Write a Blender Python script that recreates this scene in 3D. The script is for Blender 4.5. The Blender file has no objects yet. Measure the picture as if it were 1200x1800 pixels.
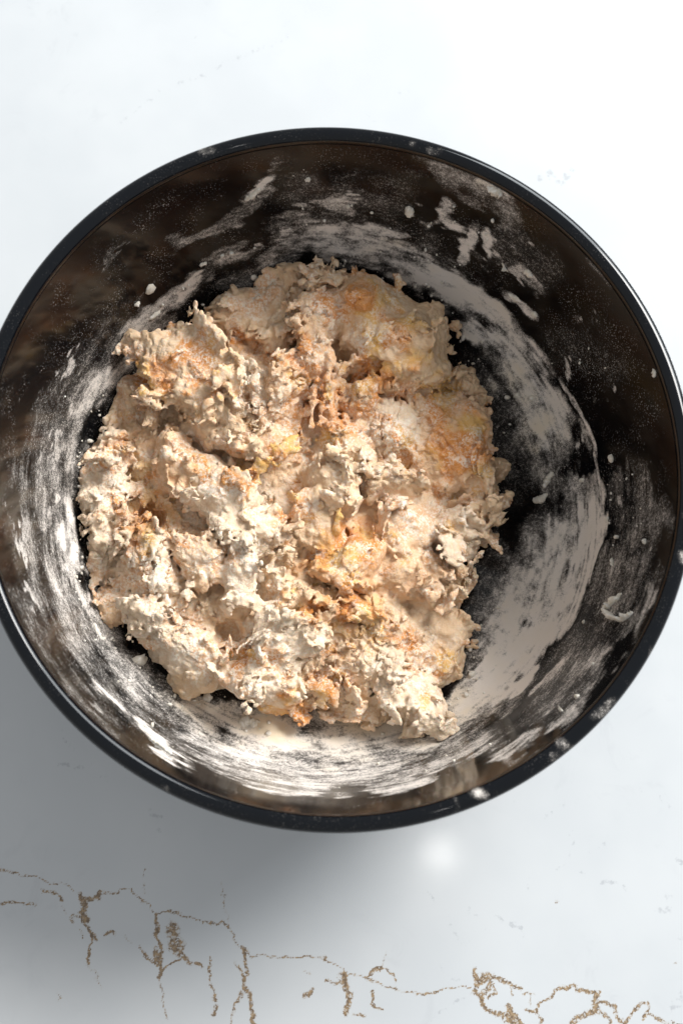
import bpy, math
import numpy as np
from mathutils import Vector, Matrix

rng = np.random.default_rng(11)
scene = bpy.context.scene
COL = scene.collection
PI = math.pi

# ----------------------------------------------------------------------------
# camera (metres; the bowl stands on the counter at the origin, z up)
# ----------------------------------------------------------------------------
R = 0.145                     # outer radius of the bowl's rim
H = 0.130                     # height of the rim above the counter
FPX = 2000.0                  # focal length in pixels of the 1200 x 1800 frame
_tx, _ty = 0.063, -0.209
_zw = np.array([math.sin(_tx), math.sin(_ty), 0.0]); _zw[2] = -math.sqrt(1 - _zw @ _zw)
_xw = np.array([1.0, 0, 0]) - _zw[0] * _zw; _xw /= np.linalg.norm(_xw)
_yw = np.cross(_zw, _xw)
W2C = np.stack([_xw, _yw, _zw], axis=1)                 # world -> camera (x right, y down, z forward)
_rimc = np.array([-0.007, -0.1545, 3.1165]) * R         # rim centre seen from the camera
CAM = np.array([0, 0, H]) - W2C.T @ _rimc


def proj(p):
    q = (np.asarray(p, float) - CAM) @ W2C.T
    return np.stack([600 + FPX * q[..., 0] / q[..., 2], 900 + FPX * q[..., 1] / q[..., 2]], -1)


def ray(px, py):
    return W2C.T @ np.array([(px - 600) / FPX, (py - 900) / FPX, 1.0])


def at(px, py, z):
    d = ray(px, py)
    return CAM + d * ((z - CAM[2]) / d[2])


cam = bpy.data.cameras.new('camera')
cam.sensor_fit = 'VERTICAL'; cam.sensor_height = 36.0; cam.lens = 36.0 * FPX / 1800.0
cam.clip_start = 0.01; cam.clip_end = 50
cam_ob = bpy.data.objects.new('camera', cam); COL.objects.link(cam_ob)
_m = Matrix.Identity(4)
_rot = W2C.T @ np.diag([1, -1, -1])
for i in range(3):
    for j in range(3):
        _m[i][j] = _rot[i, j]
    _m[i][3] = CAM[i]
cam_ob.matrix_world = _m
scene.camera = cam_ob
cam.dof.use_dof = True
cam.dof.focus_distance = float((W2C @ (np.array([0, -0.02, 0.045]) - CAM))[2])
cam.dof.aperture_fstop = 10.0

# ----------------------------------------------------------------------------
# light: a low lamp-like sun patch from the upper right, a window, a ceiling lamp
# ----------------------------------------------------------------------------
world = bpy.data.worlds.new('World'); scene.world = world; world.use_nodes = True
bg = world.node_tree.nodes['Background']
bg.inputs[0].default_value = (0.95, 0.975, 1.0, 1); bg.inputs[1].default_value = 0.43


def area_lamp(name, az, el, dist, size, power, color, shape='DISK', size_y=None, target=(0, 0, 0.05)):
    l = bpy.data.lights.new(name, 'AREA'); l.shape = shape; l.size = size
    if size_y: l.size_y = size_y
    l.energy = power; l.color = color
    o = bpy.data.objects.new(name, l); COL.objects.link(o)
    t = Vector(target); a, e = math.radians(az), math.radians(el)
    d = Vector((math.cos(a) * math.cos(e), math.sin(a) * math.cos(e), math.sin(e)))
    o.location = t + d * dist
    o.rotation_euler = d.to_track_quat('Z', 'Y').to_euler()
    return o


area_lamp('key_lamp', 38, 46, 3.0, 1.0, 55, (1.0, 0.965, 0.92))
area_lamp('window_lamp', 46, 37.5, 2.2, 1.5, 50, (0.92, 0.97, 1.0), 'RECTANGLE', 1.1)
# ceiling lamp: placed where the counter mirrors it towards the camera
_spot = at(772, 1500, 0.0); _d = _spot - CAM; _d[2] = -_d[2]; _d /= np.linalg.norm(_d)
area_lamp('ceiling_lamp', math.degrees(math.atan2(_d[1], _d[0])), math.degrees(math.asin(_d[2])), 1.9, 0.03, 0.12,
          (1.0, 0.97, 0.93), target=tuple(_spot))

vs = scene.view_settings
vs.view_transform = 'Standard'; vs.look = 'None'; vs.exposure = 0.44; vs.gamma = 1.0; vs.use_curve_mapping = False
scene.cycles.use_denoising = True
scene.cycles.max_bounces = 8; scene.cycles.diffuse_bounces = 3; scene.cycles.glossy_bounces = 3
scene.cycles.sample_clamp_indirect = 6.0


# ----------------------------------------------------------------------------
# helpers
# ----------------------------------------------------------------------------
def spline_matrix(n, length, wave, r, periodic=False):
    """cubic B-spline weights from a random lattice of spacing `wave` onto n samples over `length`"""
    if periodic:
        m = max(4, int(round(length / wave)))
        t = np.arange(n) / n * m
    else:
        t = np.arange(n) / max(1, n - 1) * (length / wave) + r.random()
        m = int(t.max()) + 5
    i = np.floor(t).astype(int); f = t - i
    w = np.stack([(1 - f) ** 3, 3 * f ** 3 - 6 * f ** 2 + 4, -3 * f ** 3 + 3 * f ** 2 + 3 * f + 1, f ** 3], 1) / 6
    M = np.zeros((n, m), np.float32)
    for k in range(4):
        M[np.arange(n), (i + k) % m] += w[:, k].astype(np.float32)
    return M


def noise_grid(shape, lengths, waves, seed, periodic=None):
    r = np.random.default_rng(seed)
    if np.isscalar(waves): waves = [waves] * len(shape)
    periodic = periodic or [False] * len(shape)
    Ms = [spline_matrix(n, L, w, r, p) for n, L, w, p in zip(shape, lengths, waves, periodic)]
    g = r.standard_normal([M.shape[1] for M in Ms]).astype(np.float32)
    g = np.tensordot(Ms[0], g, axes=(1, 0))
    if len(Ms) == 3: g = np.matmul(Ms[1], g)
    g = np.matmul(g, np.ascontiguousarray(Ms[-1].T))
    v = g.ravel()[::7]
    g -= v.mean(); g *= 1 / (v.std() + 1e-9)
    return g


def mesh_from_arrays(name, co, quads, mat, smooth=True, attrs=None, cols=None):
    me = bpy.data.meshes.new(name)
    n, k = len(co), quads.shape[1]
    me.vertices.add(n); me.vertices.foreach_set('co', np.asarray(co, np.float32).ravel())
    me.loops.add(quads.size); me.loops.foreach_set('vertex_index', quads.astype(np.int32).ravel())
    me.polygons.add(len(quads))
    me.polygons.foreach_set('loop_start', np.arange(0, quads.size, k, dtype=np.int32))
    me.polygons.foreach_set('loop_total', np.full(len(quads), k, np.int32))
    me.update(calc_edges=True)
    if smooth:
        me.polygons.foreach_set('use_smooth', np.ones(len(quads), bool))
    for an, v in (attrs or {}).items():
        a = me.attributes.new(an, 'FLOAT', 'POINT'); a.data.foreach_set('value', np.asarray(v, np.float32).ravel())
    for an, v in (cols or {}).items():
        a = me.attributes.new(an, 'FLOAT_VECTOR', 'POINT'); a.data.foreach_set('vector', np.asarray(v, np.float32).ravel())
    me.materials.append(mat); me.validate()
    return me


def link(name, data, parent=None, label=None, category=None, group=None, kind=None):
    o = bpy.data.objects.new(name, data); COL.objects.link(o)
    if parent is not None: o.parent = parent
    for k, v in (('label', label), ('category', category), ('group', group), ('kind', kind)):
        if v: o[k] = v
    return o


def grid_quads(nu, nv, wrap_u=False):
    u = np.arange(nu if wrap_u else nu - 1); v = np.arange(nv - 1)
    U, V = np.meshgrid(u, v, indexing='ij'); U1 = (U + 1) % nu
    return np.stack([U * nv + V, U1 * nv + V, U1 * nv + V + 1, U * nv + V + 1], -1).reshape(-1, 4)


def seg_dist(P, pts):
    """distance of the 2-D points P to a polyline and the position 0..1 along it"""
    pts = np.asarray(pts, float)
    best = np.full(len(P), 1e9); tt = np.zeros(len(P))
    if len(pts) == 1:
        return np.hypot(P[:, 0] - pts[0, 0], P[:, 1] - pts[0, 1]), tt
    n = len(pts) - 1
    for i in range(n):
        a, b = pts[i], pts[i + 1]; d = b - a
        t = np.clip(((P - a) @ d) / max(1e-9, d @ d), 0, 1)
        q = a + t[:, None] * d
        ds = np.hypot(P[:, 0] - q[:, 0], P[:, 1] - q[:, 1])
        m = ds < best; best[m] = ds[m]; tt[m] = (i + t[m]) / n
    return best, tt


def sstep(a, b, x):
    t = np.clip((x - a) / (b - a), 0, 1)
    return t * t * (3 - 2 * t)


class NT:
    """small node-tree helper"""
    def __init__(self, name):
        self.mat = bpy.data.materials.new(name); self.mat.use_nodes = True
        self.t = self.mat.node_tree; self.t.nodes.clear()
        self.out = self.t.nodes.new('ShaderNodeOutputMaterial')

    def n(self, typ, ins=None, **kw):
        nd = self.t.nodes.new(typ)
        for k, v in kw.items(): setattr(nd, k, v)
        for k, v in (ins or {}).items():
            s = nd.inputs[k]
            if isinstance(v, bpy.types.NodeSocket): self.t.links.new(v, s)
            else: s.default_value = v
        return nd

    def math(self, op, a, b=0.0, c=0.0, clamp=False):
        return self.n('ShaderNodeMath', {0: a, 1: b, 2: c}, operation=op, use_clamp=clamp).outputs[0]

    def attr(self, name):
        return self.n('ShaderNodeAttribute', attribute_name=name)

    def noise(self, scale, detail=3.0, rough=0.55, vec=None, dist=0.0):
        ins = {'Scale': scale, 'Detail': detail, 'Roughness': rough, 'Distortion': dist}
        if vec is None: vec = self.pos()
        ins['Vector'] = vec
        return self.n('ShaderNodeTexNoise', ins).outputs[0]

    def pos(self):
        if not hasattr(self, '_p'): self._p = self.n('ShaderNodeTexCoord').outputs['Object']
        return self._p

    def ramp(self, f, lo, hi):
        return self.n('ShaderNodeMapRange', {0: f, 1: lo, 2: hi, 3: 0.0, 4: 1.0}, interpolation_type='SMOOTHSTEP').outputs[0]

    def mix(self, f, a, b):
        nd = self.n('ShaderNodeMix', data_type='RGBA')
        for s, v in ((nd.inputs[0], f), (nd.inputs[6], a), (nd.inputs[7], b)):
            if isinstance(v, bpy.types.NodeSocket): self.t.links.new(v, s)
            else: s.default_value = v if not isinstance(v, tuple) or len(v) == 4 else (*v, 1)
        return nd.outputs[2]

    def bump(self, h, strength, dist, normal=None):
        ins = {'Height': h, 'Strength': strength, 'Distance': dist}
        if normal is not None: ins['Normal'] = normal
        return self.n('ShaderNodeBump', ins).outputs[0]

    def surface(self, s):
        self.t.links.new(s, self.out.inputs[0])


# ----------------------------------------------------------------------------
# materials
# ----------------------------------------------------------------------------
def mat_glass(name='black_bowl_with_flour', base=(0.0035, 0.0036, 0.0042, 1), rough=0.10, ior=1.29):
    """black glossy bowl with flour dusted and smeared on it ('flour' attribute = how much lies there)"""
    m = NT(name)
    fl = m.attr('flour').outputs['Fac']
    fine = m.noise(2300, 2, 0.6); mid = m.noise(620, 3, 0.6)
    nz = m.math('ADD', m.math('MULTIPLY', fine, 0.6), m.math('MULTIPLY', mid, 0.4))
    v = m.math('ADD', fl, m.math('MULTIPLY', m.math('SUBTRACT', nz, 0.5), 3.2))
    mask = m.ramp(v, 0.12, 1.30)
    mask = m.math('MULTIPLY', mask, m.ramp(fl, 0.01, 0.14))
    dust = m.ramp(m.noise(1500, 1, 0.5), 0.635, 0.70)        # single specks
    mask = m.math('MAXIMUM', mask, m.math('MULTIPLY', dust, m.math('MULTIPLY', m.ramp(m.noise(60, 2), 0.4, 0.7), m.math('MULTIPLY', m.attr('dust').outputs['Fac'], 0.42))))
    film = m.math('MULTIPLY', m.ramp(fl, 0.0, 0.8), 0.16)
    mask = m.math('MAXIMUM', mask, film)
    black = m.n('ShaderNodeBsdfPrincipled', {'Base Color': base, 'Roughness': rough, 'IOR': ior})
    cream = m.attr('cream').outputs['Fac']
    fc = m.mix(cream, (0.84, 0.77, 0.705), (0.84, 0.71, 0.53))
    b = m.bump(v, 0.35, 0.0006)
    flour = m.n('ShaderNodeBsdfPrincipled', {'Base Color': fc, 'Roughness': 0.95, 'Normal': b, 'Specular IOR Level': 0.15})
    mx = m.n('ShaderNodeMixShader', {0: m.math('MULTIPLY', mask, 0.93), 1: black.outputs[0], 2: flour.outputs[0]})
    m.surface(mx.outputs[0])
    return m.mat


def mat_dough(name='flaky_dough'):
    m = NT(name)
    tint = m.attr('tint').outputs['Vector']
    fl = m.attr('floury').outputs['Fac']
    geo = m.n('ShaderNodeNewGeometry')
    powder = m.ramp(m.math('ADD', m.math('MULTIPLY', m.noise(900, 3, 0.65), 0.6), m.math('MULTIPLY', m.noise(240, 3, 0.6), 0.4)), 0.43, 0.59)
    grain = m.noise(1900, 2, 0.6)
    f = m.math('MULTIPLY', powder, fl)
    f = m.math('ADD', f, m.math('MULTIPLY', m.math('SUBTRACT', grain, 0.5), 0.7), clamp=True)
    c = m.mix(f, tint, (0.88, 0.785, 0.665))
    warm = m.ramp(m.noise(330, 3, 0.6), 0.52, 0.72)
    c = m.mix(m.math('MULTIPLY', warm, 0.22), c, (0.62, 0.36, 0.15))
    h = m.math('ADD', m.math('MULTIPLY', m.noise(800, 4, 0.65), 0.7), m.math('MULTIPLY', grain, 0.3))
    wv = m.n('ShaderNodeVectorMath', {0: m.pos(), 1: m.n('ShaderNodeVectorMath', {0: m.n('ShaderNodeTexNoise', {'Vector': m.pos(), 'Scale': 420.0, 'Detail': 3.0}).outputs[1], 3: 0.0035}, operation='SCALE').outputs[0]}, operation='ADD').outputs[0]
    vor = m.n('ShaderNodeTexVoronoi', {'Vector': wv, 'Scale': 430.0}, feature='DISTANCE_TO_EDGE').outputs[0]
    crack = m.ramp(vor, 0.0, 0.16)
    h = m.math('ADD', h, m.math('MULTIPLY', crack, m.math('MULTIPLY', m.ramp(m.noise(110, 2), 0.45, 0.65), 0.35)))
    b = m.bump(h, m.math('ADD', m.math('MULTIPLY', m.attr('rough').outputs['Fac'], 0.55), 0.32), 0.0012)
    p = m.n('ShaderNodeBsdfPrincipled', {'Base Color': c, 'Roughness': 0.88, 'Normal': b, 'Specular IOR Level': 0.15, 'Subsurface Weight': 0.12,
                                         'Subsurface Radius': (1.0, 0.42, 0.18), 'Subsurface Scale': 0.0010})
    m.surface(p.outputs[0])
    return m.mat


def mat_scrap():
    m = NT('dried_dough_scrap')
    c = m.mix(m.ramp(m.noise(700, 3), 0.4, 0.65), (0.66, 0.60, 0.50), (0.80, 0.76, 0.70))
    b = m.bump(m.noise(1100, 3), 0.5, 0.0006)
    p = m.n('ShaderNodeBsdfPrincipled', {'Base Color': c, 'Roughness': 0.85, 'Normal': b, 'Specular IOR Level': 0.2})
    m.surface(p.outputs[0]); return m.mat


def mat_quartz():
    m = NT('white_quartz_with_brown_veins')
    v = m.attr('vein').outputs['Fac']; g = m.attr('grey').outputs['Fac']
    n1 = m.noise(1100, 3, 0.7); n2 = m.noise(260, 5, 0.7)
    wv = m.n('ShaderNodeVectorMath', {0: m.pos(), 1: m.n('ShaderNodeVectorMath', {0: m.n('ShaderNodeTexNoise', {'Vector': m.pos(), 'Scale': 500.0, 'Detail': 2.0}).outputs[1], 3: 0.003}, operation='SCALE').outputs[0]}, operation='ADD').outputs[0]
    vor = m.n('ShaderNodeTexVoronoi', {'Vector': wv, 'Scale': 520.0}, feature='DISTANCE_TO_EDGE').outputs[0]
    lace = m.math('SUBTRACT', 0.18, m.math('MULTIPLY', m.ramp(vor, 0.04, 0.26), 0.42))
    vm = m.ramp(m.math('ADD', m.math('ADD', v, lace), m.math('MULTIPLY', m.math('SUBTRACT', n1, 0.5), 1.5)), 0.38, 0.84)
    vm = m.math('MULTIPLY', vm, m.ramp(v, 0.03, 0.2))
    gm = m.ramp(m.math('ADD', g, m.math('MULTIPLY', m.math('SUBTRACT', n2, 0.5), 4.0)), 0.45, 1.1)
    gm = m.math('MULTIPLY', gm, m.ramp(g, 0.02, 0.3))
    base = m.mix(m.ramp(m.noise(14, 3), 0.35, 0.7), (0.47, 0.487, 0.50), (0.50, 0.515, 0.525))
    base = m.mix(m.math('MULTIPLY', m.ramp(v, 0.02, 0.9), 0.30), base, (0.40, 0.33, 0.25))
    speck = m.ramp(m.noise(1500, 1, 0.4), 0.72, 0.78)
    base = m.mix(m.math('MULTIPLY', speck, 0.35), base, (0.45, 0.46, 0.47))
    cloud = m.math('MULTIPLY', m.ramp(m.noise(38, 6, 0.68, dist=1.2), 0.54, 0.70), m.ramp(m.noise(9, 2), 0.42, 0.62))
    base = m.mix(m.math('MULTIPLY', cloud, 0.22), base, (0.36, 0.37, 0.39))
    base = m.mix(m.math('MULTIPLY', gm, 0.6), base, (0.32, 0.33, 0.35))
    vc = m.mix(m.ramp(m.noise(600, 2), 0.35, 0.65), (0.10, 0.055, 0.02), (0.28, 0.185, 0.09))
    c = m.mix(m.math('MULTIPLY', vm, 0.9), base, vc)
    p = m.n('ShaderNodeBsdfPrincipled', {'Base Color': c, 'Roughness': 0.105, 'IOR': 1.5,
                                         'Normal': m.bump(m.noise(900, 2), 0.02, 0.0005)})
    m.surface(p.outputs[0]); return m.mat


M_RIM = mat_glass('polished_rim_with_flour', (0.0008, 0.0016, 0.003, 1), 0.05, 1.38)
M_BOWL, M_DOUGH, M_SCRAP, M_QUARTZ = mat_glass(), mat_dough(), mat_scrap(), mat_quartz()

# ----------------------------------------------------------------------------
# countertop
# ----------------------------------------------------------------------------
VEINS = [  # (polyline in frame pixels on the counter, half width px, strength)
    ([(-20, 1526), (20, 1534), (65, 1541), (100, 1552), (140, 1565), (150, 1572)], 1.6, .75),
    ([(-20, 1590), (5, 1586), (30, 1583), (48, 1587), (62, 1586)], 2.0, .8),
    ([(72, 1563), (84, 1564), (95, 1570), (106, 1579)], 2.4, .8),
    ([(145, 1572), (160, 1578), (168, 1580), (178, 1571)], 3.6, 1),
    ([(146, 1575), (149, 1590), (150, 1602), (155, 1616)], 5.5, 1),
    ([(150, 1602), (147, 1620), (154, 1632), (162, 1642), (160, 1660), (157, 1695)], 2.4, .95),
    ([(157, 1695), (165, 1715), (180, 1735)], 1.2, .5),
    ([(162, 1642), (172, 1648)], 2.5, .9), ([(185, 1643), (194, 1636), (202, 1640)], 2.5, .8),
    ([(105, 1590), (118, 1604)], 2, .6), ([(128, 1620), (134, 1606), (142, 1610)], 2.6, .6), ([(144, 1650), (143, 1635)], 1.6, .7),
    ([(220, 1645), (231, 1657)], 1.8, .5),
    ([(180, 1570), (205, 1565), (232, 1560), (236, 1568), (250, 1580), (265, 1590), (270, 1603)], 1.6, .7),
    ([(258, 1522), (254, 1545), (255, 1565)], 1.3, .5),
    ([(270, 1603), (290, 1602), (310, 1605), (332, 1611), (350, 1618), (372, 1622), (390, 1622), (405, 1640), (418, 1655), (428, 1675)], 1.8, .75),
    ([(428, 1670), (430, 1690), (432, 1712)], 3, .9),
    ([(390, 1550), (392, 1580), (398, 1610), (402, 1640)], 1.3, .5),
    ([(273, 1605), (274, 1625), (271, 1645), (282, 1665), (278, 1690), (282, 1705), (280, 1718)], 2.8, .95),
    ([(280, 1718), (284, 1745), (288, 1775), (292, 1790)], 1.6, .6),
    ([(300, 1628), (308, 1645), (302, 1662), (317, 1660), (312, 1672)], 8.5, .78),
    ([(270, 1670), (276, 1690)], 5, .85), ([(300, 1628), (306, 1618)], 2, .7),
    ([(245, 1668), (255, 1680), (265, 1690), (278, 1698)], 2.2, .85),
    ([(282, 1708), (292, 1700), (300, 1692), (312, 1688), (322, 1682), (330, 1690)], 2.2, .85),
    ([(318, 1670), (326, 1686), (334, 1692)], 3, .85), ([(342, 1695), (358, 1697)], 2.4, .9),
    ([(372, 1680), (370, 1705), (372, 1725), (378, 1748)], 2.2, .75), ([(378, 1770), (375, 1784)], 4, .9), ([(380, 1750), (382, 1756)], 4, .8),
    ([(420, 1700), (425, 1722), (430, 1742)], 2.6, .9), ([(430, 1738), (438, 1752), (443, 1775), (441, 1792), (448, 1802)], 3.6, .95),
    ([(424, 1745), (414, 1760), (408, 1780), (402, 1796)], 2.6, .65), ([(412, 1690), (416, 1700)], 2, .5),
    ([(433, 1672), (445, 1679), (460, 1683), (490, 1686), (520, 1685), (550, 1682), (575, 1684), (590, 1695), (606, 1712)], 1.5, .72),
    ([(535, 1752), (545, 1746), (554, 1738)], 3.2, .8), ([(536, 1708), (544, 1710)], 1.5, .5),
    ([(578, 1725), (596, 1730)], 2.4, .8),
    ([(600, 1714), (620, 1716), (640, 1722), (665, 1730), (690, 1737), (712, 1745), (728, 1749), (745, 1745), (770, 1740), (800, 1735), (820, 1735)], 1.7, .75),
    ([(652, 1720), (656, 1710), (668, 1701), (680, 1708), (692, 1718), (695, 1732)], 2.0, .85), ([(668, 1701), (678, 1675)], 1.1, .45),
    ([(600, 1714), (604, 1735), (612, 1752), (616, 1765), (609, 1780)], 5, .9), ([(625, 1788), (638, 1787)], 3, .8),
    ([(650, 1742), (652, 1760), (655, 1770), (665, 1775)], 2.2, .85),
    ([(836, 1712), (838, 1728), (828, 1745), (842, 1758), (852, 1770), (870, 1780), (886, 1786), (902, 1797)], 4, .85),
    ([(840, 1730), (856, 1718), (872, 1718), (885, 1726), (900, 1730), (915, 1738)], 3, .8),
    ([(845, 1750), (855, 1738), (862, 1722), (850, 1720)], 4.5, .72), ([(898, 1732), (902, 1750)], 2, .7), ([(862, 1722), (868, 1745), (856, 1752)], 2.6, .7),
    ([(890, 1768), (896, 1785), (908, 1794), (914, 1806)], 4.2, .9), ([(916, 1752), (936, 1748)], 2, .6),
    ([(920, 1772), (932, 1776), (944, 1778), (952, 1762), (965, 1750), (984, 1740), (1004, 1735)], 2.4, .85),
    ([(940, 1776), (945, 1800)], 1.6, .7), ([(930, 1755), (936, 1770)], 1.6, .5),
    ([(988, 1738), (1005, 1733), (1012, 1745), (1038, 1744), (1052, 1742)], 3.2, .8),
    ([(1048, 1748), (1042, 1765), (1050, 1778), (1030, 1785), (1014, 1792), (1008, 1803)], 5.5, .78),
    ([(1042, 1762), (1062, 1764), (1078, 1772), (1082, 1790), (1094, 1800)], 3.2, .75), ([(1060, 1780), (1070, 1800)], 3, .7),
    ([(1096, 1803), (1104, 1785), (1118, 1768), (1136, 1760), (1140, 1775), (1132, 1792)], 2.6, .8),
    ([(1140, 1780), (1152, 1792), (1170, 1798), (1210, 1806)], 2.6, .7), ([(1100, 1790), (1085, 1792)], 2, .6),
    ([(102, 1751), (103, 1752)], 2.2, .8), ([(977, 1582), (978, 1583)], 1.6, .7), ([(1186, 1694), (1187, 1695)], 2, .6),
    ([(700, 308), (712, 316), (720, 308)], 3, .0),
]
GREYS = [
    ([(868, 1610), (880, 1618), (892, 1622), (905, 1628)], 4, .8), ([(912, 1632), (918, 1640)], 4, .6), ([(934, 1620), (950, 1622)], 3, .4),
    ([(1055, 1550), (1075, 1550), (1092, 1558), (1100, 1563)], 3.2, .8), ([(985, 1450), (1002, 1462), (1008, 1480), (1002, 1508), (978, 1527)], 2.2, .6),
    ([(1040, 1490), (1065, 1485), (1085, 1480)], 4, .5), ([(1160, 1600), (1178, 1590), (1172, 1575)], 9, .5), ([(752, 1568), (762, 1584)], 3, .7),
    ([(785, 1600), (790, 1625)], 4, .5), ([(820, 1605), (840, 1615), (850, 1630)], 6, .4), ([(800, 1640), (806, 1660), (828, 1655)], 4, .4),
    ([(930, 1530), (926, 1560)], 3, .4), ([(1020, 1530), (1030, 1545)], 3, .5), ([(1190, 1505), (1200, 1512)], 4, .6),
    ([(770, 1700), (780, 1715), (800, 1720)], 3, .5), ([(775, 1780), (790, 1768), (815, 1755)], 3, .6), ([(760, 1795), (770, 1785)], 3, .5),
    ([(1170, 1780), (1190, 1760), (1205, 1750)], 7, .5), ([(1195, 1650), (1200, 1652)], 4, .6),
    ([(850, 1370), (870, 1395), (900, 1410)], 4, .35), ([(960, 1430), (990, 1410), (1020, 1415)], 5, .3), ([(1120, 1380), (1140, 1400)], 5, .35), ([(1165, 1400), (1178, 1425)], 5, .45),
    ([(103, 1340), (125, 1346), (150, 1344), (165, 1340)], 2, .9), ([(110, 1285), (116, 1305), (126, 1320)], 2, .8), ([(180, 1365), (192, 1372), (210, 1385)], 3, .5),
    ([(268, 1420), (272, 1440), (284, 1432), (282, 1460)], 4, .6),
    ([(190, 222), (240, 195), (265, 172), (300, 152), (355, 132), (410, 108), (460, 88), (512, 58)], 2.4, .55), ([(350, 50), (345, 75), (355, 95)], 2, .4),
    ([(500, 40), (535, 20), (560, 10)], 5, .35), ([(820, 110), (835, 130)], 4, .35), ([(705, 165), (720, 155)], 4, .3), ([(640, 195), (655, 210)], 5, .3),
    ([(950, 315), (970, 308), (985, 318), (1010, 300), (1020, 290)], 5, .75), ([(1060, 240), (1100, 245)], 4, .6), ([(1098, 205), (1106, 195)], 4, .5), ([(1180, 130), (1200, 118)], 4, .5),
]


def build_counter():
    x0, x1 = -0.215, 0.235
    xs = np.concatenate([[-1.3, -0.7, -0.4], np.arange(x0, x1, 0.00075), [0.4, 0.7, 1.3]])
    ylo, ymid, yhi = at(600, 1830, 0)[1], at(600, 1500, 0)[1], at(600, -60, 0)[1]
    ys = np.concatenate([[-1.3, -0.7, -0.45, -0.33], np.arange(ylo, ymid, 0.00075), np.arange(ymid, yhi, 0.002), [0.4, 0.7, 1.3]])
    X, Y = np.meshgrid(xs, ys, indexing='ij')
    co = np.stack([X.ravel(), Y.ravel(), np.zeros(X.size)], 1)
    px = proj(co)
    sh = X.shape
    # crooked lines: wobble the positions before measuring the distance
    def wob(w, amp, seed):
        g = noise_grid((400, 600), (1200, 1900), w, seed)
        i = np.clip(px[:, 0] / 3, 0, 399).astype(int); j = np.clip(px[:, 1] / 3.05, 0, 599).astype(int)
        return g[i, j] * amp
    P = px + np.stack([wob(14, 2.2, 1) + wob(5, 1.2, 3), wob(14, 2.2, 2) + wob(5, 1.2, 4)], 1)
    vein = np.zeros(len(px)); grey = np.zeros(len(px))
    for arr, lst in ((vein, VEINS), (grey, GREYS)):
        for pts, hw, st in lst:
            p = np.asarray(pts)
            m = (px[:, 0] > p[:, 0].min() - 30) & (px[:, 0] < p[:, 0].max() + 30) & (px[:, 1] > p[:, 1].min() - 30) & (px[:, 1] < p[:, 1].max() + 30)
            d, _ = seg_dist(P[m], pts)
            arr[m] = np.maximum(arr[m], st * (1 - sstep(hw * 0.45, hw * 1.9, d)))
    me = mesh_from_arrays('countertop', co, grid_quads(*sh), M_QUARTZ, True, {'vein': vein, 'grey': grey})
    o = link('countertop', me, None, 'white polished quartz countertop with thin brown veins', None, None, 'structure')
    # the slab's edge, 30 mm thick
    return o


build_counter()

# ----------------------------------------------------------------------------
# bowl
# ----------------------------------------------------------------------------
PROF = np.array([(0, .0060), (.050, .0062), (.078, .0075), (.096, .0115), (.110, .0200), (.1195, .0320), (.1255, .0480), (.1300, .0700), (.1338, .0950), (.1362, .1120), (.1383, .1262)])


def resample(P, n):
    P = np.asarray(P, float)
    # Catmull-Rom through the points, then even spacing
    Q = np.vstack([2 * P[0] - P[1], P, 2 * P[-1] - P[-2]]); out = []
    for i in range(1, len(Q) - 2):
        t = np.linspace(0, 1, 60, endpoint=False)[:, None]
        a, b, c, d = Q[i - 1], Q[i], Q[i + 1], Q[i + 2]
        out.append(.5 * ((2 * b) + (c - a) * t + (2 * a - 5 * b + 4 * c - d) * t ** 2 + (3 * b - a - 3 * c + d) * t ** 3))
    out = np.vstack(out + [P[-1:]]); out[:, 0] = np.maximum(out[:, 0], 0)
    s = np.r_[0, np.cumsum(np.hypot(*np.diff(out, axis=0).T))]
    u = np.linspace(0, s[-1], n)
    return np.stack([np.interp(u, s, out[:, 0]), np.interp(u, s, out[:, 1])], 1), s[-1]


INNER, SLEN = resample(PROF, 380)


def r_inner(z):
    return np.interp(z, INNER[:, 1] + np.arange(len(INNER)) * 1e-9, INNER[:, 0])


def on_bowl(px, py):
    """the point of the bowl's inner surface behind a frame pixel, and its normal"""
    d = ray(px, py); d = d / np.linalg.norm(d)
    t0 = (H - CAM[2]) / d[2]
    ts = t0 + np.linspace(-0.01, 0.2, 4000)
    P = CAM + ts[:, None] * d
    rr = np.hypot(P[:, 0], P[:, 1]); zz = P[:, 2]
    zf = np.interp(rr, INNER[:, 0], INNER[:, 1])
    k = np.argmax((zz < zf) | (rr > INNER[-1, 0] + .003) & (zz < H - 0.004))
    p = P[k]; r = math.hypot(p[0], p[1])
    i = int(np.clip(np.searchsorted(INNER[:, 0], r), 2, len(INNER) - 3))
    dr, dz = INNER[i + 2] - INNER[i - 2]
    n = np.array([-dz * p[0] / r, -dz * p[1] / r, dr]); n /= np.linalg.norm(n)
    return p, n


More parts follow.
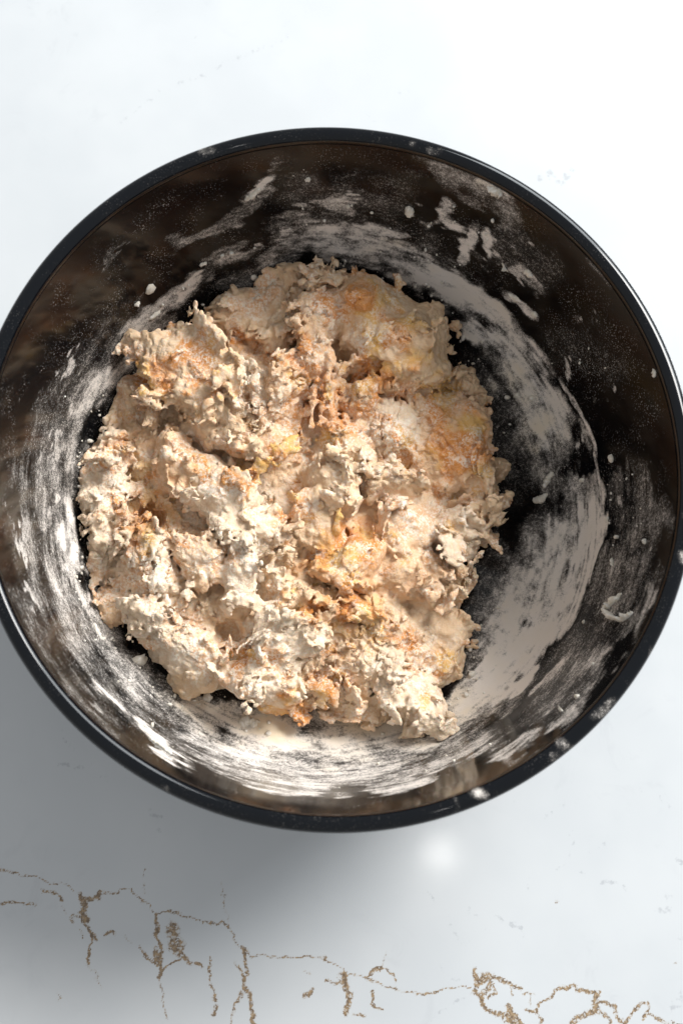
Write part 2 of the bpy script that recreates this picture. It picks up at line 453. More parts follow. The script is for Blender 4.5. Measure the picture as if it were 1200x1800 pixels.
# flour strokes in frame pixels: (polyline, half width, density, softness 0..1, cream)
FLOUR = [
    # ring of packed flour, upper right
    ([(522, 428), (570, 430), (640, 446), (700, 462), (760, 492), (820, 530), (870, 575), (915, 630), (955, 700)], 26, 1.1, .5, 0),
    ([(640, 432), (700, 440), (760, 470)], 14, .8, .6, .5),
    ([(700, 470), (790, 515), (850, 560), (890, 610)], 30, .8, .5, 0),
    ([(820, 530), (880, 590), (930, 650), (965, 720), (985, 790)], 40, 1.05, .5, .25),
    ([(880, 640), (920, 690), (945, 740), (960, 800)], 34, .85, .7, .8),
    ([(940, 640), (980, 690), (1000, 740)], 12, .7, .6, 0),
    ([(845, 650), (870, 720), (890, 790), (905, 850)], 40, .30, .9, .2),
    ([(985, 660), (1018, 720), (1040, 780), (1053, 850), (1056, 905)], 3.5, 1.0, .5, 0),
    ([(940, 800), (965, 840), (985, 880)], 26, .45, .9, .5),
    # broad smear, lower right
    ([(1028, 860), (1030, 930), (1012, 1010), (980, 1075), (930, 1140), (880, 1185), (835, 1215)], 30, 1.5, .25, .15),
    ([(1000, 900), (985, 970), (950, 1050), (905, 1115), (850, 1175)], 44, 1.25, .5, .2),
    ([(960, 940), (925, 1020), (880, 1090), (835, 1150)], 40, .75, .7, .1),
    ([(905, 960), (870, 1040), (830, 1100)], 36, .34, .8, 0),
    ([(850, 1000), (820, 1080)], 22, .25, .8, 0),
    # dusty patches high on the right wall
    ([(1105, 845), (1125, 870)], 30, .38, .9, 0), ([(1150, 900), (1120, 930)], 30, .36, .9, 0),
    ([(1110, 960), (1085, 1030), (1070, 1090)], 48, .42, .8, 0), ([(1040, 1120), (1000, 1190), (950, 1250)], 36, .42, .8, 0),
    ([(1130, 1060), (1105, 1110)], 18, .7, .8, 0), ([(1075, 1130), (1035, 1190), (1005, 1240)], 14, .7, .7, 0),
    ([(1000, 1150), (960, 1195), (930, 1225)], 5, .9, .6, 0), ([(985, 1250), (960, 1275)], 16, .7, .7, 0), ([(930, 1300), (880, 1330)], 14, .75, .7, 0),
    ([(870, 1290), (800, 1320), (740, 1350)], 18, .7, .7, 0),
    # bright band at the bottom
    ([(330, 1250), (400, 1272), (470, 1296), (560, 1310), (650, 1306), (740, 1290), (820, 1256), (890, 1210)], 30, 1.0, .7, .3),
    ([(430, 1280), (480, 1285), (530, 1280)], 18, 1.2, .6, .8),
    ([(300, 1270), (380, 1315), (470, 1345), (560, 1362), (650, 1358), (740, 1338)], 26, .8, .8, 0),
    ([(240, 1260), (290, 1310), (340, 1345)], 9, 1.1, .6, 0), ([(380, 1350), (450, 1372), (520, 1385), (600, 1388)], 10, .9, .7, 0),
    ([(640, 1385), (700, 1378), (760, 1366)], 10, .8, .7, 0),
    ([(820, 1215), (870, 1200), (930, 1160)], 30, .6, .8, .2),
    ([(300, 1225), (360, 1245), (440, 1258), (540, 1262), (640, 1268), (730, 1290), (790, 1250), (830, 1200)], 22, .95, .8, .6),
    ([(430, 1285), (500, 1290)], 26, 1.2, .6, .7),
    # left wall
    ([(70, 800), (72, 870), (85, 950), (112, 1040), (150, 1110)], 34, .60, .8, 0),
    ([(104, 850), (112, 940), (134, 1020), (165, 1085)], 14, .95, .6, 0),
    ([(150, 1050), (185, 1125), (240, 1200), (310, 1255)], 26, .62, .8, 0),
    ([(60, 930), (90, 1040), (140, 1130), (200, 1215), (260, 1275)], 30, .46, .8, 0),
    ([(30, 1040), (80, 1150), (150, 1250), (210, 1310)], 16, .30, .9, 0),
    ([(160, 1195), (190, 1225), (225, 1255)], 7, .9, .6, 0), ([(255, 1290), (290, 1320), (310, 1335)], 7, 1.1, .6, 0),
    # upper left wall
    ([(120, 880), (120, 800), (140, 730), (175, 680), (225, 625)], 22, .58, .8, .1),
    ([(150, 730), (190, 660), (240, 600), (300, 560)], 14, .7, .7, .1),
    ([(85, 800), (110, 710), (160, 630), (220, 560)], 34, .30, .9, 0),
    ([(235, 585), (280, 545), (330, 510), (350, 490)], 18, .66, .7, 0), ([(320, 515), (345, 485)], 8, .95, .6, 0),
    ([(360, 470), (400, 445), (450, 432)], 12, .75, .7, 0), ([(300, 430), (350, 410), (420, 380), (450, 345), (480, 310)], 12, .5, .7, 0),
    ([(430, 352), (455, 332), (480, 312)], 6, 1.1, .5, 0),
    ([(480, 405), (530, 398), (600, 392)], 16, .72, .7, 0), ([(490, 440), (470, 470)], 14, .5, .8, 0), ([(420, 500), (520, 470)], 20, .35, .9, 0),
    ([(560, 425), (620, 410), (690, 400)], 18, .66, .7, 0), ([(630, 405), (700, 405)], 12, .9, .6, 0),
    ([(500, 320), (540, 340), (580, 360), (640, 340)], 36, .20, .9, 0), ([(600, 380), (680, 340), (720, 330)], 40, .22, .9, 0),
    ([(560, 360), (620, 360)], 8, .7, .8, 0), ([(520, 360), (540, 365)], 6, .8, .8, 0),
    # patches under the rim, upper right
    ([(760, 270), (800, 300), (850, 330), (890, 360), (900, 400)], 24, .42, .8, 0), ([(850, 325), (880, 340)], 13, .9, .6, .5),
    ([(795, 360), (800, 395)], 14, .85, .6, 0), ([(828, 400), (815, 430), (805, 465)], 9, .9, .5, 0), ([(770, 390), (750, 400)], 4, .6, .7, 0),
    ([(850, 410), (860, 440)], 8, .9, .7, 0), ([(920, 470), (945, 500)], 10, .6, .8, 0), ([(890, 516), (925, 545), (945, 556)], 5, 1.0, .5, 0),
    ([(740, 420), (770, 470)], 22, .3, .9, 0), ([(880, 420), (960, 470)], 36, .18, .9, 0), ([(1040, 460), (1080, 500)], 14, .5, .8, 0),
    ([(1000, 600), (1060, 640)], 40, .14, .9, 0), ([(1075, 850), (1085, 940)], 14, .2, .9, 0),
]
RIM_FLOUR = [([(795, 1408), (798, 1422)], 8, .55), ([(835, 1388), (860, 1396)], 10, .8), ([(985, 1308), (1000, 1318), (975, 1330)], 9, .8),
             ([(1030, 1258), (1060, 1250), (1075, 1236)], 9, .7), ([(725, 254), (726, 257)], 5, 1.2), ([(758, 262), (768, 266)], 7, 1.2),
             ([(440, 250), (465, 243)], 10, .45), ([(1000, 455), (1010, 470)], 8, .7), ([(355, 268), (372, 262)], 7, .55), ([(1195, 975), (1198, 985)], 6, .7)]


def flour_fields(co, nu, nv, s_arc):
    px = proj(co)
    shp = (nu, nv); L = (2 * PI * 0.125, s_arc)
    pr = [True, False]
    streak = noise_grid(shp, L, (0.022, 0.0011), 21, pr) * .45 + noise_grid(shp, L, (0.009, 0.0022), 22, pr) * .5 + noise_grid(shp, L, (0.040, 0.0007), 27, pr) * .35
    blot = noise_grid(shp, L, (0.012, 0.009), 23, pr) * .6 + noise_grid(shp, L, (0.004, 0.0035), 24, pr) * .5
    fine = noise_grid(shp, L, (0.0022, 0.0012), 28, pr)
    wx = (noise_grid(shp, L, (0.010, 0.006), 25, pr) * 9 + noise_grid(shp, L, (0.003, .002), 35, pr) * 3.5).ravel()
    wy = (noise_grid(shp, L, (0.010, 0.006), 26, pr) * 9 + noise_grid(shp, L, (0.003, .002), 36, pr) * 3.5).ravel()
    P = px + np.stack([wx, wy], 1)
    cov = np.zeros(len(co)); cream = np.zeros(len(co))
    for pts, hw, den, soft, cr in FLOUR:
        p = np.asarray(pts); g = hw * 2.2 + 12
        m = np.nonzero((px[:, 0] > p[:, 0].min() - g) & (px[:, 0] < p[:, 0].max() + g) & (px[:, 1] > p[:, 1].min() - g) & (px[:, 1] < p[:, 1].max() + g))[0]
        sc = min(1.0, hw / 14)
        Q = px[m] * (1 - sc) + P[m] * sc
        d, t = seg_dist(Q, pts)
        w = den * (1 - sstep(hw * (1 - .75 * soft), hw * (1 + .6 * soft), d))
        if len(pts) > 2: w *= sstep(-0.02, .10, t) * sstep(-.02, .10, 1 - t) * .6 + .4
        cov[m] = np.maximum(cov[m], w) + 0.25 * np.minimum(cov[m], w)
        cream[m] = np.maximum(cream[m], cr * np.clip(w, 0, 1))
    mod = (streak * .15 + blot * .27).ravel() + fine.ravel() * .10
    cov = cov * np.clip(.86 + mod, 0.05, 1.8)
    # stray clots
    stray = sstep(1.9, 2.6, (blot * 1.2 + fine * .55).ravel()) * .8
    z = co[:, 2]
    cov = np.maximum(cov, stray * sstep(.01, .03, z) * (1 - sstep(.105, .12, z)) * (.25 + .75 * (cov > .03)))
    ang = np.arctan2(co[:, 1], co[:, 0])
    dust = sstep(.0, .03, z) * (1 - sstep(.11, .126, z)) * .8 + .25
    return np.clip(cov, 0, 1.6), np.clip(cream * (.6 + .5 * blot.ravel()), 0, 1), dust


def build_bowl():
    root = link('mixing_bowl', None, None, 'large glossy black mixing bowl, dusted with flour inside, on the white countertop', 'mixing bowl')
    nu = 800; nv = len(INNER)
    th = np.linspace(-PI, PI, nu, endpoint=False)
    prof = INNER.copy(); prof[0, 0] = 1e-4
    co = np.stack([np.outer(np.cos(th), prof[:, 0]), np.outer(np.sin(th), prof[:, 0]), np.tile(prof[:, 1], (nu, 1))], -1).reshape(-1, 3)
    cov, cream, dust = flour_fields(co, nu, nv, SLEN)
    me = mesh_from_arrays('inner_wall', co, grid_quads(nu, nv, True), M_BOWL, True, {'flour': cov, 'cream': cream, 'dust': dust})
    link('inner_wall', me, root, 'black inner wall smeared with white flour')
    # outside of the bowl with a low foot ring
    out = [(.1383, .1255), (.1405, .1255), (.1402, .112), (.1380, .095), (.1342, .070), (.1298, .048), (.1238, .031), (.114, .017), (.100, .0075), (.082, .0035), (.080, .0004), (.074, .0004), (.072, .002), (1e-4, .002)]
    out, _ = resample(out[1:], 80); out = np.vstack([[.1381, .1258], out])
    nu2 = 240; t2 = np.linspace(-PI, PI, nu2, endpoint=False)
    c2 = np.stack([np.outer(np.cos(t2), out[:, 0]), np.outer(np.sin(t2), out[:, 0]), np.tile(out[:, 1], (nu2, 1))], -1).reshape(-1, 3)
    z = np.zeros(len(c2))
    link('outer_wall', mesh_from_arrays('outer_wall', c2, grid_quads(nu2, len(out), True), M_BOWL, True, {'flour': z, 'cream': z, 'dust': z}), root)
    # rolled rim: a rounded bead
    a = np.linspace(0, 2 * PI, 48, endpoint=False)
    hw, hh, k = .0034, .0034, 2.15
    cr = np.stack([R - hw + hw * np.sign(np.cos(a)) * np.abs(np.cos(a)) ** (2 / k), H - hh + hh * np.sign(np.sin(a)) * np.abs(np.sin(a)) ** (2 / k)], 1)
    nu3 = 900; t3 = np.linspace(-PI, PI, nu3, endpoint=False)
    cr = np.vstack([cr, cr[:1]])
    c3 = np.stack([np.outer(np.cos(t3), cr[:, 0]), np.outer(np.sin(t3), cr[:, 0]), np.tile(cr[:, 1], (nu3, 1))], -1)
    q3 = grid_quads(nu3, len(cr), True)
    c3 = c3.reshape(-1, 3); px = proj(c3)
    L = (2 * PI * R, .02)
    nz = noise_grid((nu3, len(cr)), L, (.004, .003), 41, [True, False]).ravel()
    fl = np.zeros(len(c3))
    for pts, w, st in RIM_FLOUR:
        d, _ = seg_dist(px, pts); fl = np.maximum(fl, st * (1 - sstep(w * .3, w * 1.8, d)))
    fl = np.clip(fl * (.28 + .35 * nz), 0, .7) + np.clip(nz - 2.3, 0, 1) * .3
    me = mesh_from_arrays('rim', c3, q3, M_RIM, True, {'flour': fl, 'cream': fl * 0, 'dust': np.full(len(c3), .12)})
    link('rim', me, root, 'thick rolled black rim of the bowl')
    return root


build_bowl()

# ----------------------------------------------------------------------------
# dough: a shaggy heap, grown as a distance field and cut into its clumps
# ----------------------------------------------------------------------------
VX = 0.00064
X0, X1, Y0, Y1, Z0, Z1 = -.128, .102, -.122, .122, .0045, .071
NX, NY, NZ = int((X1 - X0) / VX), int((Y1 - Y0) / VX), int((Z1 - Z0) / VX)
GX = (X0 + VX * np.arange(NX)).astype(np.float32); GY = (Y0 + VX * np.arange(NY)).astype(np.float32); GZ = (Z0 + VX * np.arange(NZ)).astype(np.float32)
LEN = (X1 - X0, Y1 - Y0, Z1 - Z0)


def ng(wave, seed):
    return noise_grid((NX, NY, NZ), LEN, wave, seed)


CREAM, WHITE, PEACH, ORANGE, YELLOW = (.75, .53, .335), (.82, .695, .55), (.71, .42, .235), (.62, .235, .045), (.71, .41, .115)
TINTS = {'c': CREAM, 'w': WHITE, 'p': PEACH, 'o': ORANGE, 'y': YELLOW}
# clumps seen in the photograph: frame px of the middle, z of the middle (mm), half sizes along/across (px),
# turn (deg, clockwise in the frame), half thickness (mm), lean to the right/down (deg), colour
LUMPS = [
    ('lump', 698, 602, 40, 124, 96, 52, 19, 0, 0, 'c', 'big rounded orange-streaked lump at the back right'),
    ('lump', 640, 535, 43, 75, 55, 5, 16, 0, 0, 'p', None),
    ('lump', 560, 560, 40, 38, 75, 15, 14, 0, 0, 'p', None),
    ('spike', 563, 492, 46, 14, 36, 12, 6, 0, 0, 'c', 'upright pointed scrap at the back of the heap'),
    ('lump', 790, 770, 30, 72, 85, 10, 13, 0, 0, 'p', 'orange flattened clump on the right side'),
    ('lump', 828, 885, 22, 36, 82, 8, 13, 0, 0, 'c', None),
    ('lump', 828, 690, 20, 26, 46, -25, 11, 0, 0, 'c', None),
    ('lump', 425, 562, 28, 90, 46, -16, 14, 0, 0, 'c', 'pale crumbly clump against the back left wall'),
    ('lump', 480, 560, 32, 30, 60, 10, 12, 0, 0, 'c', None),
    ('flap', 330, 648, 53, 98, 72, 14, 6.5, -8, 12, 'c', 'sunlit flap with a torn edge overhanging the left side'),
    ('lump', 370, 690, 42, 75, 55, 15, 13, 0, 0, 'c', None),
    ('lump', 390, 760, 39, 70, 38, 25, 12, 0, 0, 'c', None),
    ('lump', 245, 730, 20, 60, 70, 0, 12, 0, 0, 'c', 'low crumbly clump shaded by the flap'),
    ('lump', 185, 850, 27, 42, 100, -3, 14, 0, 0, 'w', 'long pale clump along the left wall'),
    ('lump', 195, 960, 24, 44, 70, 0, 13, 0, 0, 'w', None),
    ('lump', 265, 860, 22, 45, 80, -8, 11, 0, 0, 'y', None),
    ('lump', 300, 810, 38, 45, 58, -15, 12, 0, 0, 'p', None),
    ('lump', 395, 870, 44, 72, 46, 28, 11, 0, 0, 'w', 'flour-white ridge in the middle left'),
    ('lump', 350, 830, 42, 40, 34, 30, 9, 0, 0, 'w', None),
    ('lump', 460, 925, 42, 66, 52, 20, 12, 0, 0, 'w', None),
    ('lump', 500, 690, 40, 34, 62, 5, 12, 0, 0, 'p', None),
    ('lump', 555, 655, 40, 38, 60, 0, 12, 0, 0, 'p', None),
    ('lump', 590, 715, 43, 20, 70, 14, 8, 0, 0, 'p', None),
    ('lump', 620, 690, 42, 16, 52, 0, 7, 0, 0, 'p', None),
    ('lump', 500, 770, 36, 55, 46, 0, 12, 0, 0, 'c', None),
    ('lump', 455, 700, 38, 36, 50, 0, 12, 0, 0, 'w', None),
    ('lump', 620, 790, 36, 60, 40, -10, 12, 0, 0, 'c', None),
    ('lump', 705, 760, 35, 55, 42, 10, 11, 0, 0, 'w', None),
    ('lump', 650, 720, 38, 34, 36, 0, 10, 0, 0, 'c', None),
    ('lump', 590, 860, 38, 55, 44, 20, 12, 0, 0, 'c', None),
    ('lump', 690, 850, 34, 58, 44, 10, 11, 0, 0, 'c', None),
    ('lump', 560, 920, 36, 40, 50, 0, 11, 0, 0, 'c', None),
    ('lump', 625, 965, 40, 58, 40, -15, 11, 0, 0, 'o', 'orange torn clump near the middle'),
    ('lump', 600, 1005, 38, 62, 28, 14, 10, 0, 0, 'o', None),
    ('lump', 715, 935, 36, 50, 48, 0, 12, 0, 0, 'p', None),
    ('lump', 785, 935, 28, 42, 56, 0, 11, 0, 0, 'w', None),
    ('lump', 700, 1010, 32, 70, 40, 12, 12, 0, 0, 'p', None),
    ('lump', 600, 1070, 30, 105, 30, 16, 10, 0, 0, 'y', 'long yellowish clump below the middle'),
    ('lump', 760, 1040, 24, 50, 50, 0, 11, 0, 0, 'c', None),
    ('lump', 345, 985, 46, 50, 36, 20, 9, 0, 0, 'p', 'small flour-dusted peach clump on the left'),
    ('lump', 430, 1000, 44, 38, 78, 18, 11, 0, 0, 'w', None),
    ('lump', 265, 1010, 34, 58, 80, -5, 10, -14, 0, 'w', 'smooth white slope of dough on the left'),
    ('lump', 200, 1065, 26, 34, 42, 10, 11, 0, 0, 'p', None),
    ('lump', 265, 1105, 33, 48, 38, 20, 11, 0, 0, 'w', None),
    ('lump', 320, 1150, 32, 50, 58, -35, 12, 0, 0, 'w', None),
    ('lump', 345, 1205, 24, 40, 36, 0, 11, 0, 0, 'c', None),
    ('lump', 490, 1130, 44, 52, 50, 0, 12, 0, 0, 'w', 'bright white lump at the near side'),
    ('lump', 455, 1195, 38, 66, 42, 0, 12, 0, 0, 'w', None),
    ('lump', 520, 1060, 32, 50, 46, 0, 12, 0, 0, 'c', None),
    ('lump', 690, 1110, 24, 90, 58, 8, 12, 0, 0, 'c', 'crumbly mass at the near right'),
    ('lump', 590, 1170, 24, 70, 52, 0, 12, 0, 0, 'c', None),
    ('lump', 775, 1130, 20, 46, 64, 0, 12, 0, 0, 'c', None),
    ('lump', 705, 1205, 28, 78, 36, 20, 11, 0, 0, 'w', None),
    ('lump', 745, 1250, 20, 32, 44, 15, 11, 0, 0, 'w', None),
    ('lump', 640, 1240, 17, 70, 28, 5, 9, 0, 0, 'c', None),
    ('lump', 520, 1232, 18, 52, 26, -8, 9, 0, 0, 'o', None),
    ('lump', 400, 1060, 30, 40, 40, 0, 10, 0, 0, 'c', None),
    ('scrap', 150, 996, 24, 22, 9, 6, 4, 0, 0, 'w', 'small crumb sticking out over the left wall'),
    ('scrap', 245, 1165, 15, 20, 9, -10, 4, 0, 0, 'w', 'small loose crumb beside the near left wall'),
    ('scrap', 700, 492, 47, 8, 12, 0, 4, 0, 0, 'c', None),
]
PITS = [  # hollows torn into the heap: px, py, z mm, half sizes px, turn, half depth mm
    (607, 628, 40, 15, 20, 0, 12), (650, 668, 44, 42, 26, 10, 9), (395, 1130, 34, 36, 34, -30, 14), (640, 925, 44, 16, 13, 0, 9), (270, 905, 30, 30, 26, 20, 11),
    (300, 985, 38, 10, 22, 10, 9), (475, 880, 40, 14, 30, 20, 7), (545, 760, 42, 26, 22, 0, 8), (505, 610, 42, 8, 40, 8, 14), (610, 1045, 38, 60, 7, 16, 7),
    (430, 830, 44, 40, 14, 20, 7), (240, 1075, 34, 10, 30, 10, 8), (530, 1130, 40, 12, 40, 10, 8), (760, 840, 40, 30, 7, -20, 6), (555, 700, 44, 8, 36, 5, 9), (690, 900, 40, 34, 6, 10, 7),
    (215, 800, 34, 14, 40, 0, 8), (360, 930, 42, 12, 30, 30, 7), (480, 1010, 42, 8, 50, 5, 8), (640, 850, 40, 8, 26, 0, 7), (300, 745, 36, 40, 14, 20, 7),
]
FOOT = [(345, 565), (440, 520), (512, 535), (560, 480), (610, 485), (710, 490), (790, 555), (822, 640), (838, 690), (836, 780), (852, 850), (850, 910), (832, 955), (800, 1000), (786, 1080), (825, 1150), (820, 1195), (770, 1235), (748, 1282), (680, 1262), (560, 1250), (480, 1252),
        (400, 1225), (330, 1232), (255, 1180), (220, 1125), (185, 1105), (170, 1050), (148, 990), (155, 920), (143, 850), (158, 775), (200, 710), (255, 630), (300, 605)]
ORANGES = [(720, 600, 80, .50), (800, 785, 60, .72), (600, 985, 62, .52), (575, 710, 50, .38), (620, 1062, 60, .45), (340, 650, 60, .38), (560, 560, 40, .4), (480, 870, 40, .3), (250, 880, 40, .35), (700, 660, 50, .5), (530, 1180, 40, .3),
           (640, 528, 34, .9), (705, 570, 30, .55), (735, 625, 40, .7), (770, 670, 30, .6), (660, 660, 34, .95), (655, 615, 14, .6), (830, 745, 26, .95), (800, 795, 44, 1.0), (765, 815, 24, .7), (490, 795, 18, .5), (430, 830, 26, .7),
           (615, 960, 36, .95), (575, 985, 34, .95), (560, 1010, 26, .6), (690, 985, 20, .6), (550, 1075, 34, .85), (610, 1065, 40, .6), (655, 1075, 22, .6), (250, 935, 30, .75), (215, 900, 16, .4), (290, 655, 34, .55), (345, 640, 30, .8), (380, 700, 22, .5),
           (500, 1243, 30, .8), (570, 1215, 28, .55), (425, 1165, 18, .5), (530, 590, 18, .8), (500, 640, 16, .4), (600, 740, 20, .5), (575, 760, 20, .5), (660, 560, 16, .6), (590, 905, 16, .5), (345, 825, 16, .6), (300, 830, 18, .4), (725, 1000, 20, .4), (765, 655, 24, .6), (330, 965, 20, .4),
           (700, 1020, 22, .3), (800, 930, 16, .4), (855, 905, 14, .5), (740, 1240, 14, .5), (440, 900, 26, .45), (480, 905, 20, .4), (700, 690, 20, .5), (240, 1140, 20, .4), (210, 760, 26, .35), (190, 830, 18, .3), (420, 600, 22, .4), (620, 1110, 30, .3), (700, 1130, 24, .4), (800, 1160, 30, .3)]
SMOOTH = [(700, 580, 95), (760, 660, 50), (265, 1010, 55), (485, 1130, 48), (340, 985, 30), (710, 770, 36), (800, 790, 50), (400, 885, 42), (625, 960, 36), (200, 860, 40), (320, 660, 40), (720, 1210, 36), (600, 1000, 30)]
WHITES = [(410, 885, 60), (375, 930, 40), (265, 1010, 55), (485, 1135, 60), (440, 1205, 55), (720, 1210, 55), (430, 1000, 45), (185, 850, 42), (340, 985, 32), (255, 1100, 50), (310, 1160, 40),
          (700, 770, 45), (740, 930, 40), (470, 700, 32), (570, 560, 40), (640, 590, 30), (600, 1000, 24), (350, 640, 30), (690, 500, 30), (800, 900, 30), (600, 800, 40)]
MM_PX = 0.268e-3        # metres per frame pixel at the height of the dough


def point_in_poly_sdf(P, poly):
    poly = np.asarray(poly, float); d, _ = seg_dist(P, np.vstack([poly, poly[:1]]))
    ins = np.zeros(len(P), bool); n = len(poly)
    for i in range(n):
        a, b = poly[i], poly[(i + 1) % n]
        c = ((a[1] > P[:, 1]) != (b[1] > P[:, 1]))
        xx = (b[0] - a[0]) * (P[:, 1] - a[1]) / (b[1] - a[1] + 1e-12) + a[0]
        ins ^= c & (P[:, 0] < xx)
    return np.where(ins, -d, d)


def rotm(turn, lean_x, lean_y):
    a = -math.radians(turn)
    Rz = np.array([[math.cos(a), -math.sin(a), 0], [math.sin(a), math.cos(a), 0], [0, 0, 1]])
    b, c = math.radians(lean_x), math.radians(lean_y)
    Ry = np.array([[math.cos(b), 0, math.sin(b)], [0, 1, 0], [-math.sin(b), 0, math.cos(b)]])
    Rx = np.array([[1, 0, 0], [0, math.cos(c), -math.sin(c)], [0, math.sin(c), math.cos(c)]])
    return (Ry @ Rx @ Rz).astype(np.float32)


def build_dough():
    D = np.full((NX, NY, NZ), 0.02, np.float32)
    ID = np.zeros((NX, NY, NZ), np.int32)
    stamps_tint = []; stamps_owner = []
    # warps
    W = [ng(.017, 101 + i) * .0022 + ng(.0065, 111 + i) * .0010 for i in range(3)]

    def box(c, ext):
        lo = [max(0, int((c[k] - ext[k] - o) / VX)) for k, o in enumerate((X0, Y0, Z0))]
        hi = [min(n, int((c[k] + ext[k] - o) / VX) + 2) for k, (o, n) in enumerate(((X0, NX), (Y0, NY), (Z0, NZ)))]
        return tuple(slice(a, b) for a, b in zip(lo, hi))

    def ell(c, rad, M, sl, warp=1.0):
        x = (GX[sl[0]] - c[0])[:, None, None]; y = (GY[sl[1]] - c[1])[None, :, None]; z = (GZ[sl[2]] - c[2])[None, None, :]
        if warp:
            x = x + W[0][sl] * warp; y = y + W[1][sl] * warp; z = z + W[2][sl] * warp
        A = (M.T / np.asarray(rad)[:, None]).astype(np.float32)
        u = A[0, 0] * x + A[0, 1] * y + A[0, 2] * z; v = A[1, 0] * x + A[1, 1] * y + A[1, 2] * z; w = A[2, 0] * x + A[2, 1] * y + A[2, 2] * z
        u *= u; v *= v; w *= w; u += v; u += w
        k = np.sqrt(u)
        return k, (k - 1) * float(np.min(rad))

    def stamp(c, rad, M, owner, tint, warp=1.0, smooth=0.0, margin=.004):
        ext = np.sqrt(((M * np.asarray(rad)) ** 2).sum(1)) + margin + warp * .0045
        sl = box(c, ext)
        if any(s.stop <= s.start for s in sl): return
        _, d = ell(c, rad, M, sl, warp)
        cur = D[sl]; m = d < cur
        sid = len(stamps_tint); stamps_tint.append(tint); stamps_owner.append(owner)
        ID[sl][m] = sid
        if smooth:
            h = np.clip(.5 + .5 * (cur - d) / smooth, 0, 1)
            D[sl] = d * h + cur * (1 - h) - smooth * h * (1 - h)
        else:
            np.minimum(cur, d, out=cur)

    # base heap
    XX, YY = np.meshgrid(GX, GY, indexing='ij')
    foot_w = [at(px, py, .020)[:2] for px, py in FOOT]
    fd = point_in_poly_sdf(np.stack([XX.ravel(), YY.ravel()], 1), foot_w).reshape(NX, NY).astype(np.float32)
    fd += noise_grid((NX, NY), LEN[:2], .009, 5) * .0022
    hb = np.interp(-fd, [0, .004, .012, .03], [.004, .014, .025, .033]).astype(np.float32)
    cent = np.array([at(l[1], l[2], l[3] / 1000) for l in LUMPS])
    own2 = np.argmin(((XX[..., None] - cent[:, 0]) ** 2 + (YY[..., None] - cent[:, 1]) ** 2), axis=2)
    for k in range(len(LUMPS)):
        stamps_tint.append(0.0); stamps_owner.append(k)
    D[:] = np.maximum(fd[:, :, None], (GZ[None, None, :] - hb[:, :, None]) * .8)
    ID[:] = own2[:, :, None]
    for k, (kind, px, py, z, a, b, turn, th, lx, ly, tn, _) in enumerate(LUMPS):
        c = at(px, py, z / 1000)
        small = kind in ('scrap', 'spike')
        stamp(c, (a * MM_PX, b * MM_PX, th / 1000), rotm(turn, lx, ly), k, 0.0, .35 if small else 1.0, .0 if small or kind == 'flap' else .0030, .013)
    # pits
    for px, py, z, a, b, turn, dp in PITS:
        c = at(px, py, z / 1000); rad = (a * MM_PX, b * MM_PX, dp / 1000); M = rotm(turn, 0, 0)
        sl = box(c, np.sqrt(((M * np.asarray(rad)) ** 2).sum(1)) + .004)
        _, d = ell(c, rad, M, sl, 1.0)
        np.maximum(D[sl], -d, out=D[sl])

    def surface_seeds(n, r):
        inside = D < 0
        top = NZ - 1 - np.argmax(inside[:, :, ::-1], axis=2)
        has = inside.any(axis=2)
        hz = np.where(has, GZ[top], np.nan)
        gx, gy = np.gradient(np.nan_to_num(hz, nan=.006), VX)
        idx = np.argwhere(has)
        wgt = np.minimum(np.sqrt(1 + gx[has] ** 2 + gy[has] ** 2), 4)
        ch = r.choice(len(idx), n, p=wgt / wgt.sum())
        i, j = idx[ch].T
        nrm = np.stack([-gx[i, j], -gy[i, j], np.ones(n)], 1); nrm /= np.linalg.norm(nrm, axis=1)[:, None]
        steep = np.hypot(gx[i, j], gy[i, j])
        p = np.stack([GX[i], GY[j], hz[i, j]], 1)
        # on steep flanks spread the seeds down the slope
        drop = np.minimum(steep, 6) * VX * r.random(n)
        p[:, 2] -= drop
        own = np.array([stamps_owner[s] for s in ID[i, j, top[i, j]]])
        return p, nrm, own

    def frame(nz, r, spread):
        v = nz + r.normal(0, spread, 3); v /= np.linalg.norm(v)
        t = r.normal(0, 1, 3); t -= t @ v * v; t /= np.linalg.norm(t)
        return np.stack([t, np.cross(v, t), v], 1).astype(np.float32)

    def tint_at(p, r):
        return r.normal(0, .10)

    cn = noise_grid((120, 180), (1200, 1800), 75, 61)

    def crumbly(q):
        v = .55 + .33 * cn[int(np.clip(q[0] / 10, 0, 119)), int(np.clip(q[1] / 10, 0, 179))]
        if ((q[0] - 700) / 130) ** 2 + ((q[1] - 590) / 110) ** 2 < 1: v *= .6
        if 560 < q[0] < 830 and 1060 < q[1] < 1280: v += .3
        return min(1., max(.22, v))
    r = np.random.default_rng(77)
    lump_kind = [l[0] for l in LUMPS]
    for level, (n, lo, hi, flat, spread, sink, warp) in enumerate([
            (330, .0050, .0095, (.22, .42), .30, .5, .9), (850, .0018, .0040, (.25, .5), .34, .4, .5), (3000, .0009, .0018, (.5, 1.), .6, .3, .25)]):
        p, nrm, own = surface_seeds(n, r)
        for i in range(n):
            q = proj(p[i])
            if r.random() > crumbly(q) ** (1, 1, 1.6)[level]: continue
            if 225 < q[0] < 310 and 970 < q[1] < 1060 and level < 2 and r.random() < .8: continue    # the smooth slope stays smooth
            a = r.uniform(lo, hi); b = a * r.uniform(.5, .9); t = a * r.uniform(*flat)
            stamp(p[i] - nrm[i] * t * sink, (a, b, t), frame(nrm[i], r, spread), own[i], tint_at(p[i], r), warp, 0, .0015)
    # broad ragged flakes lying on the heap
    p, nrm, own = surface_seeds(130, r)
